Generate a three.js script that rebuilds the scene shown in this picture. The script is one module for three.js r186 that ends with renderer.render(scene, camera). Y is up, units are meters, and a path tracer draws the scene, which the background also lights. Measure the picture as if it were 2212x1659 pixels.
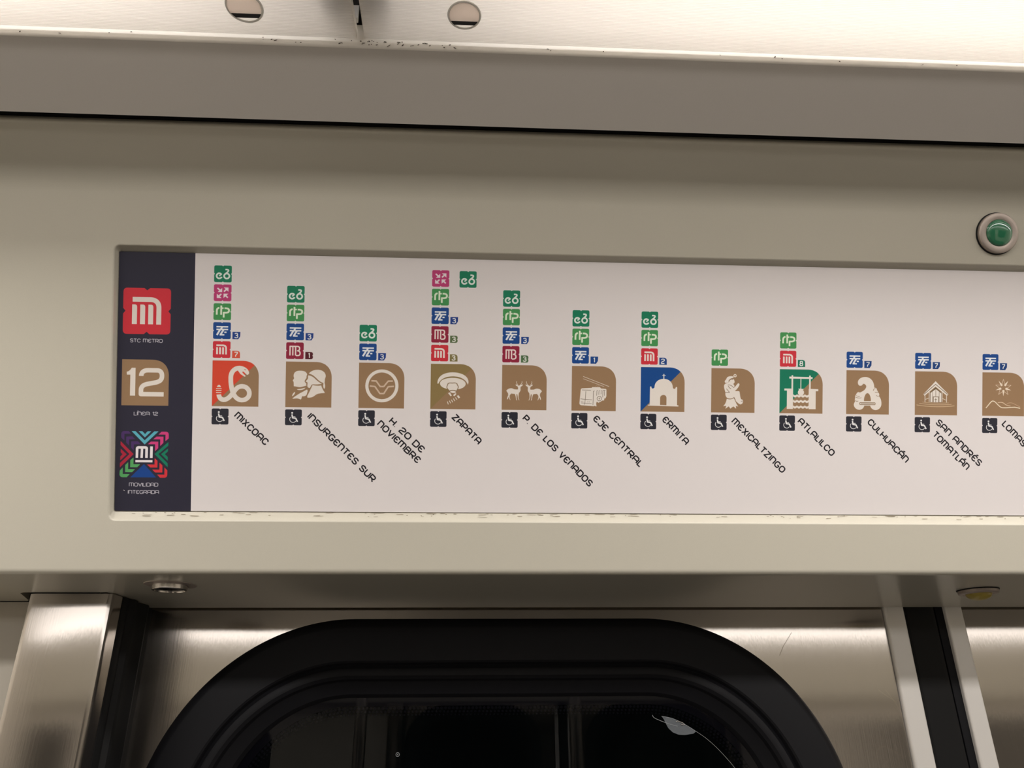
import * as THREE from 'three';
import { RectAreaLightUniformsLib } from 'three/addons/lights/RectAreaLightUniformsLib.js';
import { mergeGeometries, toCreasedNormals as creaseInUnits } from 'three/addons/utils/BufferGeometryUtils.js';
import { RoundedBoxGeometry } from 'three/addons/geometries/RoundedBoxGeometry.js';

// ---------------------------------------------------------------- camera, sky, exposure
const renderer = new THREE.WebGLRenderer({ antialias: true });
renderer.toneMapping = THREE.LinearToneMapping;
renderer.toneMappingExposure = 1.0;
renderer.shadowMap.enabled = true;
RectAreaLightUniformsLib.init();
const scene = new THREE.Scene();
scene.background = new THREE.Color(0x000000);            // a tunnel: no sky

const IW = 2212, IH = 1659, FOC = 1661, CX = IW / 2, CY = IH / 2;
const camera = new THREE.PerspectiveCamera(2 * Math.atan(IH / 2 / FOC) * 180 / Math.PI, IW / IH, 0.02, 40);
// world axes seen in the camera's frame (x right, y down, z forward): along the wall, up, into the car
const AX = new THREE.Vector3(0.99852897, 0.01419314, 0.0523303), AY = new THREE.Vector3(-0.00833678, -0.91346641, 0.40682872), AZ = new THREE.Vector3(0.05357615, -0.40666653, -0.91200435);
const EYE = new THREE.Vector3(0, 1.8, 0.68);
{
  const right = new THREE.Vector3(AX.x, AY.x, AZ.x), up = new THREE.Vector3(-AX.y, -AY.y, -AZ.y), back = new THREE.Vector3(-AX.z, -AY.z, -AZ.z);
  const m = new THREE.Matrix4().makeBasis(right, up, back);
  camera.quaternion.setFromRotationMatrix(m);
  camera.position.copy(EYE);
  camera.updateMatrixWorld(true);
}
const ray = (u, v) => { const c = new THREE.Vector3(u - CX, v - CY, FOC); return new THREE.Vector3(AX.dot(c), AY.dot(c), AZ.dot(c)); };
const onZ = (u, v, z = 0) => { const r = ray(u, v); return EYE.clone().addScaledVector(r, (z - EYE.z) / r.z); };
const onY = (u, v, y) => { const r = ray(u, v); return EYE.clone().addScaledVector(r, (y - EYE.y) / r.y); };
const slope = (v, u = 0) => { const r = ray(u, v); return r.y / -r.z; };       // rise per metre towards the wall

// ---------------------------------------------------------------- lights: three ceiling light strips
const WARM = new THREE.Color(1.0, 0.952, 0.925);
const L_CENTRE = 13.2, L_NEAR = 31, L_FAR = 3, L_TUBE = 5.8;
const CARW = 2.8, XL = -2.2, XR = 3.0;
function strip(w, h, x, y, z, power, aim) {
  const l = new THREE.RectAreaLight(WARM, power, w, h);
  l.position.set(x, y, z); l.lookAt(x + aim[0], y + aim[1], z + aim[2]); scene.add(l); return l;
}
strip(5.0, 0.2, 0.4, 2.368, 1.4, L_CENTRE, [0, -1, 0]);
strip(2.85, 0.07, 1.5, 2.166, 0.468, L_NEAR, [0, -0.94, 0.33]);          // just under the sloping diffusers
strip(1.95, 0.07, -1.175, 2.166, 0.468, L_NEAR, [0, -0.94, 0.33]);
strip(5.0, 0.07, 0.4, 2.115, CARW - 0.46, L_FAR, [0, -0.94, -0.33]);

// ---------------------------------------------------------------- helpers
const toCreasedNormals = (g, a) => { g.scale(1000, 1000, 1000); const h = creaseInUnits(g, a); h.scale(0.001, 0.001, 0.001); return h; };   // that function merges points on a coarse grid
let seed = 7;
const rnd = () => { seed = (seed * 1664525 + 1013904223) >>> 0; return seed / 4294967296; };
const add = (name, geo, mat, parent = scene) => { const m = new THREE.Mesh(geo, mat); m.name = name; m.castShadow = m.receiveShadow = true; parent.add(m); return m; };
const group = (name, parent = scene) => { const g = new THREE.Group(); g.name = name; parent.add(g); return g; };
const tag = (o, label, category, grp) => { o.userData.label = label; o.userData.category = category; if (grp) o.userData.group = grp; return o; };
const struct = (o, label) => { o.userData.kind = 'structure'; if (label) o.userData.label = label; return o; };
const box = (x0, x1, y0, y1, z0, z1) => { const g = new THREE.BoxGeometry(x1 - x0, y1 - y0, z1 - z0); g.translate((x0 + x1) / 2, (y0 + y1) / 2, (z0 + z1) / 2); return g; };
const rbox = (x0, x1, y0, y1, z0, z1, r = 0.002, s = 3) => { const g = new RoundedBoxGeometry(x1 - x0, y1 - y0, z1 - z0, s, r); g.translate((x0 + x1) / 2, (y0 + y1) / 2, (z0 + z1) / 2); return g; };
// a profile of [z, y] points swept along x
function sweepX(p, x0, x1, { crease = 0.6, closed = false, caps = false } = {}) {
  const pos = [], uv = []; let s = 0;
  { // short support strips beside every long flat, so that its shading stays flat
    const q = []; const m = closed ? p.length : p.length - 1;
    for (let i = 0; i < m; i++) { const a = p[i], b = p[(i + 1) % p.length], d = Math.hypot(b[0] - a[0], b[1] - a[1]); q.push(a); if (d > 0.004) for (const t of [0.0003 / d, 1 - 0.0003 / d]) q.push([a[0] + (b[0] - a[0]) * t, a[1] + (b[1] - a[1]) * t]); }
    if (!closed) q.push(p[p.length - 1]); p = q;
  }
  const n = closed ? p.length : p.length - 1;
  for (let i = 0; i < n; i++) {
    const a = p[i], b = p[(i + 1) % p.length], d = Math.hypot(b[0] - a[0], b[1] - a[1]);
    const q = [[x0, a, s], [x0, b, s + d], [x1, b, s + d], [x1, a, s]];
    for (const k of [0, 2, 1, 0, 3, 2]) { pos.push(q[k][0], q[k][1][1], q[k][1][0]); uv.push(q[k][0], q[k][2]); }
    s += d;
  }
  if (caps) {
    const tri = THREE.ShapeUtils.triangulateShape(p.map((c) => new THREE.Vector2(c[0], c[1])), []);
    for (const [x, flip] of [[x0, false], [x1, true]]) for (const t of tri) for (const k of flip ? [t[0], t[1], t[2]] : [t[0], t[2], t[1]]) { pos.push(x, p[k][1], p[k][0]); uv.push(p[k][0], p[k][1]); }
  }
  const g = new THREE.BufferGeometry();
  g.setAttribute('position', new THREE.Float32BufferAttribute(pos, 3)); g.setAttribute('uv', new THREE.Float32BufferAttribute(uv, 2));
  g.computeVertexNormals();
  return toCreasedNormals(g, crease);
}
// counter-clockwise rounded rectangle as points
function rrect(x0, x1, y0, y1, r, n = 8) {
  const out = [];
  for (const [cx, cy, a] of [[x1 - r, y1 - r, 0], [x0 + r, y1 - r, 1], [x0 + r, y0 + r, 2], [x1 - r, y0 + r, 3]])
    for (let i = 0; i <= n; i++) { const t = (a + i / n) * Math.PI / 2; out.push([cx + r * Math.cos(t), cy + r * Math.sin(t)]); }
  return out;
}
// loops of equal length, each point [x, y, z], skinned together
function skin(loops, crease = 0.6) {
  const pos = [], uv = [], n = loops[0].length;
  for (let l = 0; l + 1 < loops.length; l++) for (let i = 0; i < n; i++) {
    const a = loops[l][i], b = loops[l][(i + 1) % n], c = loops[l + 1][(i + 1) % n], d = loops[l + 1][i];
    for (const q of [a, b, c, a, c, d]) { pos.push(...q); uv.push(q[0], q[1]); }
  }
  const g = new THREE.BufferGeometry();
  g.setAttribute('position', new THREE.Float32BufferAttribute(pos, 3)); g.setAttribute('uv', new THREE.Float32BufferAttribute(uv, 2));
  g.computeVertexNormals();
  return toCreasedNormals(g, crease);
}
const shapeOf = (pts, hole) => { const s = new THREE.Shape(pts.map((p) => new THREE.Vector2(p[0], p[1]))); if (hole) s.holes.push(new THREE.Path(hole.map((p) => new THREE.Vector2(p[0], p[1])))); return s; };
const merge = (list) => mergeGeometries(list.map((g) => { const h = g.index ? g.toNonIndexed() : g; for (const k of Object.keys(h.attributes)) if (!['position', 'normal', 'uv'].includes(k)) h.deleteAttribute(k); return h; }));
const canvas = (w, h) => { const c = document.createElement('canvas'); c.width = w; c.height = h; return c; };
const canvasTex = (c) => { const t = new THREE.CanvasTexture(c); t.colorSpace = THREE.SRGBColorSpace; t.anisotropy = 8; return t; };
function noiseTex(w, h, fn, repeat = [1, 1]) {
  const d = new Uint8Array(w * h * 4);
  for (let j = 0; j < h; j++) for (let i = 0; i < w; i++) { const v = Math.max(0, Math.min(255, 255 * fn(i, j))); const k = 4 * (j * w + i); d[k] = d[k + 1] = d[k + 2] = v; d[k + 3] = 255; }
  const t = new THREE.DataTexture(d, w, h); t.wrapS = t.wrapT = THREE.RepeatWrapping; t.magFilter = THREE.LinearFilter; t.repeat.set(...repeat); t.needsUpdate = true; return t;
}

// ---------------------------------------------------------------- materials
// vertical brushing: columns of noise, each broken into long streaks
const streak = (() => {
  const W = 512, H = 256, a = new Float32Array(W * H);
  for (let i = 0; i < W; i++) { let v = rnd(); for (let j = 0; j < H; j++) { v += (rnd() - v) * 0.06; a[j * W + i] = v; } }
  return noiseTex(W, H, (i, j) => 0.5 + 1.1 * (a[j * W + i] - 0.5), [4, 3]);
})();
const speckle = noiseTex(256, 256, () => 0.93 + 0.07 * rnd(), [40, 40]);
const P = (o) => new THREE.MeshPhysicalMaterial(o);
const M = {
  gel: P({ color: new THREE.Color(0.60, 0.568, 0.472), roughness: 0.24, map: speckle }),
  gel2: P({ color: new THREE.Color(0.68, 0.64, 0.585), roughness: 0.3, map: speckle }),
  rail: P({ color: new THREE.Color(0.86, 0.82, 0.75), roughness: 0.35 }),
  plug: P({ color: new THREE.Color(0.92, 0.86, 0.82), roughness: 1, transmission: 0.85, thickness: 0, side: THREE.DoubleSide }),
  steel: P({ color: new THREE.Color(0.54, 0.503, 0.465), metalness: 1, roughness: 0.15, anisotropy: 1, anisotropyRotation: 0, roughnessMap: noiseTex(4, 4, () => 1) }),
  satin: P({ color: new THREE.Color(0.92, 0.89, 0.84), metalness: 0.1, roughness: 0.28 }),
  chrome: P({ color: new THREE.Color(0.62, 0.58, 0.54), metalness: 1, roughness: 0.22 }),
  ring: P({ color: new THREE.Color(0.50, 0.43, 0.38), metalness: 0.6, roughness: 0.5 }),
  rubber: P({ color: new THREE.Color(0.010, 0.010, 0.012), roughness: 0.5, specularIntensity: 0.35 }),
  rubber2: P({ color: new THREE.Color(0.012, 0.012, 0.012), roughness: 0.6, specularIntensity: 0.35 }),
  dark: P({ color: new THREE.Color(0.02, 0.02, 0.022), roughness: 0.7 }),
  glass: P({ color: new THREE.Color(0.5, 0.6, 0.66), roughness: 0.0, specularIntensity: 0.5, transmission: 1, thickness: 0, ior: 1.5 }),
  frit: P({ color: new THREE.Color(0.004, 0.004, 0.006), roughness: 0.03, specularIntensity: 0.45 }),
  diffuser: P({ color: new THREE.Color(0.9, 0.87, 0.82), roughness: 1, transmission: 0.6, thickness: 0, ior: 1.45, side: THREE.DoubleSide }),
  clear: P({ color: new THREE.Color(0.8, 0.78, 0.74), roughness: 0.25, transmission: 0.4, thickness: 0, side: THREE.DoubleSide }),
  housing: P({ color: new THREE.Color(0.82, 0.8, 0.77), roughness: 0.6 }),
  tube: P({ color: new THREE.Color(0.8, 0.8, 0.78), emissive: WARM.clone(), emissiveIntensity: L_TUBE, roughness: 0.5 }),
  panelGlow: P({ color: new THREE.Color(0.85, 0.83, 0.8), emissive: WARM.clone(), emissiveIntensity: 1.7, roughness: 0.8 }),
  ceiling: P({ color: new THREE.Color(0.5, 0.48, 0.45), roughness: 0.5 }),
  floor: P({ color: new THREE.Color(0.028, 0.025, 0.025), roughness: 0.6 }),
  wall: P({ color: new THREE.Color(0.62, 0.575, 0.49), roughness: 0.3 }),
  tunnel: P({ color: new THREE.Color(0.05, 0.05, 0.05), roughness: 0.9 }),
  green: P({ color: new THREE.Color(0.035, 0.20, 0.10), roughness: 0.12, clearcoat: 1, clearcoatRoughness: 0.05 }),
  yellow: P({ color: new THREE.Color(0.42, 0.33, 0.06), roughness: 0.3 }),
  film: P({ color: new THREE.Color(0.5, 0.55, 0.6), roughness: 0.35, transparent: true, opacity: 0.22, side: THREE.DoubleSide }),
  filmEdge: P({ color: new THREE.Color(0.45, 0.48, 0.5), roughness: 0.3 }),
  grime: P({ color: new THREE.Color(0.12, 0.10, 0.08), roughness: 0.9 }),
  tick: P({ color: new THREE.Color(0.7, 0.7, 0.68), roughness: 0.5 }),
};
M.steel.bumpMap = streak; M.steel.bumpScale = 0.00006;

// ---------------------------------------------------------------- frame of the overhead panel's face
const TILT = 23.4 * Math.PI / 180, LIP = new THREE.Vector3(0, 1.8922, 0.164);
const SU = new THREE.Vector3(0, Math.cos(TILT), Math.sin(TILT)), NF = new THREE.Vector3(0, -Math.sin(TILT), Math.cos(TILT));
// x along the car, w up the face, d out of the face (metres)
const onFace = (x, w, d = 0) => new THREE.Vector3(x, 0, 0).add(LIP).addScaledVector(SU, w).addScaledVector(NF, d);
const faceMatrix = (x, w, d = 0) => { const m = new THREE.Matrix4().makeBasis(new THREE.Vector3(1, 0, 0), SU, NF); const p = onFace(x, w, d); return m.setPosition(p); };
const SX0 = -0.231, SX1 = 1.031, SW0 = 0.0400, SW1 = 0.2090, DEEP = 0.005;   // the route map sheet

// ---------------------------------------------------------------- overhead panel above the doors
function polar(p, ang, len) { return [p[0] + Math.sin(ang) * len, p[1] + Math.cos(ang) * len]; }     // [z, y], angle from vertical towards the car
function hitRay(p, ang, v) { const k = slope(v); // distance along the direction until the sight line through image row v (at the frame's edge)
  // y - 1.8 = k (0.68 - z)
  return (k * (EYE.z - p[0]) - (p[1] - EYE.y)) / (Math.cos(ang) + k * Math.sin(ang)); }
const faceAt = (w) => [LIP.z + SU.z * w, LIP.y + SU.y * w];
const WTOP = 0.2470, T2 = 71 * Math.PI / 180;
const upper = [faceAt(WTOP)];
{ const n = 24, len = 0.018; for (let i = 1; i <= n; i++) upper.push(polar(upper[upper.length - 1], TILT + (T2 - TILT) * (i - 0.5) / n, len / n)); }
const cEnd = hitRay(upper[upper.length - 1], T2, 265);
upper.push(polar(upper[upper.length - 1], T2, cEnd));
const slitStart = upper[upper.length - 1];
for (let i = 1; i <= 6; i++) upper.push(polar(upper[upper.length - 1], T2 - (T2 + 0.5) * (i - 0.5) / 6, 0.0007));   // the edge rolls up into the slit
upper.push(polar(upper[upper.length - 1], -0.5, 0.03));
const SOFFIT = LIP.y, FIL = 0.005;
function soffitBack() {                                       // back edge of the underside, left to right, as [x, z]
  const a = onY(30, 1290, SOFFIT).x, b = onY(46, 1281, SOFFIT).x, c = onY(238, 1282, SOFFIT).x, d = onY(326, 1316, SOFFIT).x;
  const zn = 0.088, half = [[XL, 0.046], [a, 0.046], [a + 0.003, 0.05], [b - 0.001, zn - 0.003], [b + 0.003, zn], [c, zn]];
  for (let i = 1; i <= 10; i++) { const t = i / 10, s = t * t * (3 - 2 * t); half.push([c + (d - c) * t, zn + (0.008 - zn) * (0.75 * s + 0.25 * t)]); }
  const right = half.slice(1).map(([x, z]) => [0.8 - x, z]).reverse();
  return [...half, ...right, [XR, 0.046]];
}
function headerGeometry() {
  const parts = [];
  // flat face with the rounded opening for the map
  const loop = (e, d) => rrect(SX0 - 0.0014 - e, SX1 + 0.0014 + e, 0.0350 - e, 0.2122 + e, 0.0035 + e, 6).map(([x, w]) => { const p = onFace(x, w, -d); return [p.x, p.y, p.z]; });
  const hole = rrect(SX0 - 0.0014 - 0.0012, SX1 + 0.0014 + 0.0012, 0.0350 - 0.0012, 0.2122 + 0.0012, 0.0047, 6);
  const wl = FIL * Math.tan((Math.PI / 2 - TILT) / 2 + 0.0) ;
  const f = new THREE.ShapeGeometry(shapeOf([[XL, wl], [XR, wl], [XR, WTOP], [XL, WTOP]], hole));
  f.applyMatrix4(faceMatrix(0, 0)); parts.push(f);
  const floorLoop = rrect(SX0 - 0.0004, SX1 + 0.0004, SW0 - 0.0003, SW1 + 0.0003, 0.0015, 6).map(([x, w]) => { const p = onFace(x, w, -DEEP); return [p.x, p.y, p.z]; });
  parts.push(skin([loop(0.0012, 0), loop(0.0007, 0.0001), loop(0.0003, 0.0004), loop(0, 0.0011), floorLoop].map((l) => l), 0.7));
  const back = new THREE.PlaneGeometry(SX1 - SX0 + 0.004, SW1 - SW0 + 0.004); back.applyMatrix4(faceMatrix((SX0 + SX1) / 2, (SW0 + SW1) / 2, -DEEP - 0.0008)); parts.push(back);
  // roll to the ceiling cove above the face
  parts.push(sweepX(upper.map((p) => p), XL, XR, { crease: 0.5 }));
  // rounded lip into the underside
  const lip = []; const a0 = -TILT, n = 8;                   // fillet between the face and the underside
  const turn = Math.PI / 2 + TILT, th = Math.PI - turn;       // interior angle
  const tlen = FIL / Math.tan((Math.PI - turn) / 2 + 0) * 1;
  const start = faceAt(wl);
  const end = [LIP.z - wl, SOFFIT];
  for (let i = 0; i <= n; i++) { const t = i / n; const q = [(1 - t) ** 2 * end[0] + 2 * t * (1 - t) * LIP.z + t * t * start[0], (1 - t) ** 2 * end[1] + 2 * t * (1 - t) * LIP.y + t * t * start[1]]; lip.push(q); }
  parts.push(sweepX(lip, XL, XR, { crease: 0.5 }));
  // underside with its notches round the door posts
  const backEdge = soffitBack();
  const s = new THREE.ShapeGeometry(shapeOf([...backEdge.map(([x, z]) => [x, -z]).reverse(), [XL, -end[0]], [XR, -end[0]]]));
  s.applyMatrix4(new THREE.Matrix4().set(1, 0, 0, 0, 0, 0, 0, SOFFIT, 0, -1, 0, 0, 0, 0, 0, 1));
  { const nn = s.attributes.normal; for (let i = 0; i < nn.count; i++) nn.setXYZ(i, 0, -1, 0); const ix = s.index.array; for (let i = 0; i < ix.length; i += 3) { const a = s.attributes.position, ax = a.getX(ix[i]), az = a.getZ(ix[i]), bx = a.getX(ix[i + 1]), bz = a.getZ(ix[i + 1]), cx = a.getX(ix[i + 2]), cz = a.getZ(ix[i + 2]); const ny = (bz - az) * (cx - ax) - (bx - ax) * (cz - az); if (ny > 0) { const t = ix[i + 1]; ix[i + 1] = ix[i + 2]; ix[i + 2] = t; } } }
  parts.push(s);
  const pos = [], uv = [];
  for (let i = 0; i + 1 < backEdge.length; i++) { const [x0, z0] = backEdge[i], [x1, z1] = backEdge[i + 1]; const q = [[x0, SOFFIT, z0], [x1, SOFFIT, z1], [x1, SOFFIT + 0.03, z1], [x0, SOFFIT + 0.03, z0]]; for (const k of [0, 2, 1, 0, 3, 2]) { pos.push(...q[k]); uv.push(q[k][0], q[k][1]); } }
  const e = new THREE.BufferGeometry(); e.setAttribute('position', new THREE.Float32BufferAttribute(pos, 3)); e.setAttribute('uv', new THREE.Float32BufferAttribute(uv, 2)); e.computeVertexNormals(); parts.push(toCreasedNormals(e, 0.6));
  return merge(parts);
}
const header = add('overhead_panel', headerGeometry(), M.gel);
tag(header, 'cream moulded overhead panel above the doors with a recess for the route map', 'panel');

// ---------------------------------------------------------------- cove panel and the light strip above it
const bAng = 61 * Math.PI / 180;
const b0dir = polar(slitStart, T2, 0.0075);
const bStart = (() => { const p = [b0dir[0] + 0.001, b0dir[1] - 0.0015]; const d = hitRay(p, bAng, 240); return polar(p, bAng, d); })();
const bLen = hitRay(bStart, bAng, 76);
const bTop = polar(bStart, bAng, bLen);
const flange = [];
for (let i = 0; i <= 8; i++) { const t = i / 8; flange.push(i ? polar(flange[i - 1], bAng * (1 - (i - 0.5) / 8), 0.00025) : bTop); }
const fTop = flange[flange.length - 1];
const RAILTOP = (() => { const d = hitRay(fTop, 0, 58); return [fTop[0], fTop[1] + d]; })();      // where the diffuser hides the flange
const coveProfile = [polar(bStart, bAng - Math.PI / 2, 0.003), bStart, bTop, polar(bTop, bAng - Math.PI / 2, 0.003)];
const cove = add('cove_panel', sweepX(coveProfile, XL, XR, { closed: true, crease: 0.6, caps: true }), M.gel2);
add('light_rail', sweepX([...flange, [fTop[0], fTop[1] + 0.016], [fTop[0] - 0.003, fTop[1] + 0.016], [fTop[0] - 0.003, fTop[1] + 0.0005]], XL, XR, { closed: true, crease: 0.6 }), M.rail, cove).userData.label = 'pale rail under the light diffusers';
tag(cove, 'grey cream cove panel between the overhead panel and the ceiling light strip', 'panel');

const sealZ = (slitStart[0] + bStart[0]) / 2 + 0.0005;
add('slit_rubber', sweepX([[sealZ - 0.006, bStart[1] + 0.0045], [sealZ + 0.006, bStart[1] + 0.006], [sealZ + 0.006, bStart[1] + 0.012], [sealZ - 0.006, bStart[1] + 0.012]], XL, XR, { closed: true }), M.rubber2, cove).userData.label = 'black rubber strip deep in the slit';
const DZ0 = RAILTOP[0] + 0.0012, DY0 = RAILTOP[1];
function diffuserProfile() {                                  // ribbed sheet from the rail towards the aisle
  const out = [], pitch = 0.0010, amp = 0.00017;
  for (let s = 0; s <= 0.15; s += pitch / 6) { const q = s - 0.03, rise = q < 0 ? 0 : 0.35 * (Math.sqrt(q * q + 1e-4) - 0.01); out.push([DZ0 + s, DY0 + rise - amp * Math.abs(Math.sin(Math.PI * s / pitch))]); }
  return out;
}
const DIFF = diffuserProfile();
const gapAt = (v) => onY(v[0], v[1], DY0).x;
const GX0 = gapAt([764, 40]), GX1 = gapAt([781, 40]);
function luminaire(name, x0, x1, tx0, tx1, clip, label, capSide) {
  const g = group(name);
  add('diffuser', sweepX(DIFF, x0, x1, { crease: 0.3 }), M.diffuser, g);
  const cap = DIFF.filter((_, i) => i % 12 === 0).map((p) => [p[0], p[1] + 0.0003]);
  const capX = capSide > 0 ? [x1 - 0.0012, x1] : [x0, x0 + 0.0012];
  add('end_cap', sweepX([...cap, ...cap.map((p) => [p[0], p[1] + 0.006]).reverse()], capX[0], capX[1], { closed: true, caps: true }), M.diffuser, g);
  const tube = new THREE.CylinderGeometry(0.013, 0.013, tx1 - tx0, 20); tube.rotateZ(Math.PI / 2); tube.translate((tx0 + tx1) / 2, DY0 + 0.085, DZ0 + 0.075);
  add('fluorescent_tube', tube, M.tube, g);
  const h = [[DZ0 + 0.004, DY0 + 0.012], [DZ0 + 0.006, DY0 + 0.12], [DZ0 + 0.15, DY0 + 0.13], [DZ0 + 0.152, DY0 + 0.05], [DZ0 + 0.155, DY0 + 0.05], [DZ0 + 0.155, DY0 + 0.135], [DZ0 + 0.002, DY0 + 0.125], [DZ0 + 0.0005, DY0 + 0.012]];
  add('reflector', sweepX(h, x0, x1, { closed: true, caps: true }), M.housing, g);
  if (clip) {
    const c = onY(clip[0], clip[1], DY0), r = clip[2];
    const f = group('fastener', g); f.position.set(c.x, DY0 - 0.0005, c.z);
    const rim = new THREE.TorusGeometry(r, 0.0006, 8, 40); rim.rotateX(Math.PI / 2); add('rim', rim, M.clear, f);
    const seg = (a0, a1, y) => { const s = new THREE.Shape(); s.absarc(0, 0, r * 0.93, a0, a1); s.closePath(); const q = new THREE.ExtrudeGeometry(s, { depth: 0.0008, bevelEnabled: false, curveSegments: 24 }); q.rotateX(Math.PI / 2); q.translate(0, y, 0); return q; };
    // the plug's pale half and the dark slot beside it (shape y becomes z, towards the aisle)
    add('plug', seg(-0.42, Math.PI + 0.42, 0.0002), M.plug, f);
    const slot = new THREE.Shape(); slot.absarc(0, 0, r * 0.93, Math.PI + 0.42, Math.PI + 0.82); slot.absarc(0, 0, r * 0.93, 2 * Math.PI - 0.82, 2 * Math.PI - 0.42); slot.closePath();
    const sg = new THREE.ExtrudeGeometry(slot, { depth: 0.0005, bevelEnabled: false, curveSegments: 12 }); sg.rotateX(Math.PI / 2); add('slot', sg, M.dark, f);
  }
  return tag(g, label, 'ceiling light', 'ceiling light strip over the doors');
}
luminaire('ceiling_light', XL, GX0, XL + 0.05, -0.115, [528, 14, 0.0098], 'ribbed ceiling light diffuser whose dim end meets the dark joint, over the navy map panel', 1);
luminaire('ceiling_light', GX1, XR, -0.015, XR - 0.05, [1003, 32, 0.0090], 'long ribbed ceiling light diffuser glowing white above the green lamp', -1).name = 'ceiling_light_001';
const joint = add('lamp_bulkhead', sweepX([...DIFF.filter((p, i) => i % 24 === 0 && p[0] > DZ0 + 0.012 && p[0] < DZ0 + 0.146).map((p) => [p[0], p[1] + 0.008]), [DZ0 + 0.146, DY0 + 0.118], [DZ0 + 0.012, DY0 + 0.118]], GX0 - 0.02, GX1 + 0.02, { closed: true, caps: true }), M.dark);
tag(joint, 'dark metal bulkhead seen through the joint between two light diffusers', 'bulkhead');

// flecks of dirt along the flange
{
  const list = []; const fleck = (x, z, y, w, h, a) => { const s = new THREE.CircleGeometry(1, 7); const p = s.attributes.position; for (let i = 1; i < p.count; i++) { const k = 0.7 + 0.6 * rnd(); p.setXYZ(i, p.getX(i) * w * k, p.getY(i) * h * k, 0); } s.rotateZ(a); s.translate(x, y, z); list.push(s); };
  for (let i = 0; i < 56; i++) {
    const near = rnd() < 0.65, x = near ? GX0 + 0.002 + (rnd() ** 1.6) * 0.055 * (rnd() < 0.75 ? 1 : -1.2) : -0.3 + 0.65 * rnd();
    fleck(x, RAILTOP[0] + 0.0002, fTop[1] + rnd() * (RAILTOP[1] - fTop[1]), 0.0003 + 0.0009 * rnd() ** 2, 0.0002 + 0.0003 * rnd(), rnd() * 2 - 1);
  }
  const m = add('dirt_flecks', merge(list), M.grime, cove); m.userData.kind = 'stuff'; m.userData.label = 'dark flecks of dirt on the light rail';
}

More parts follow.
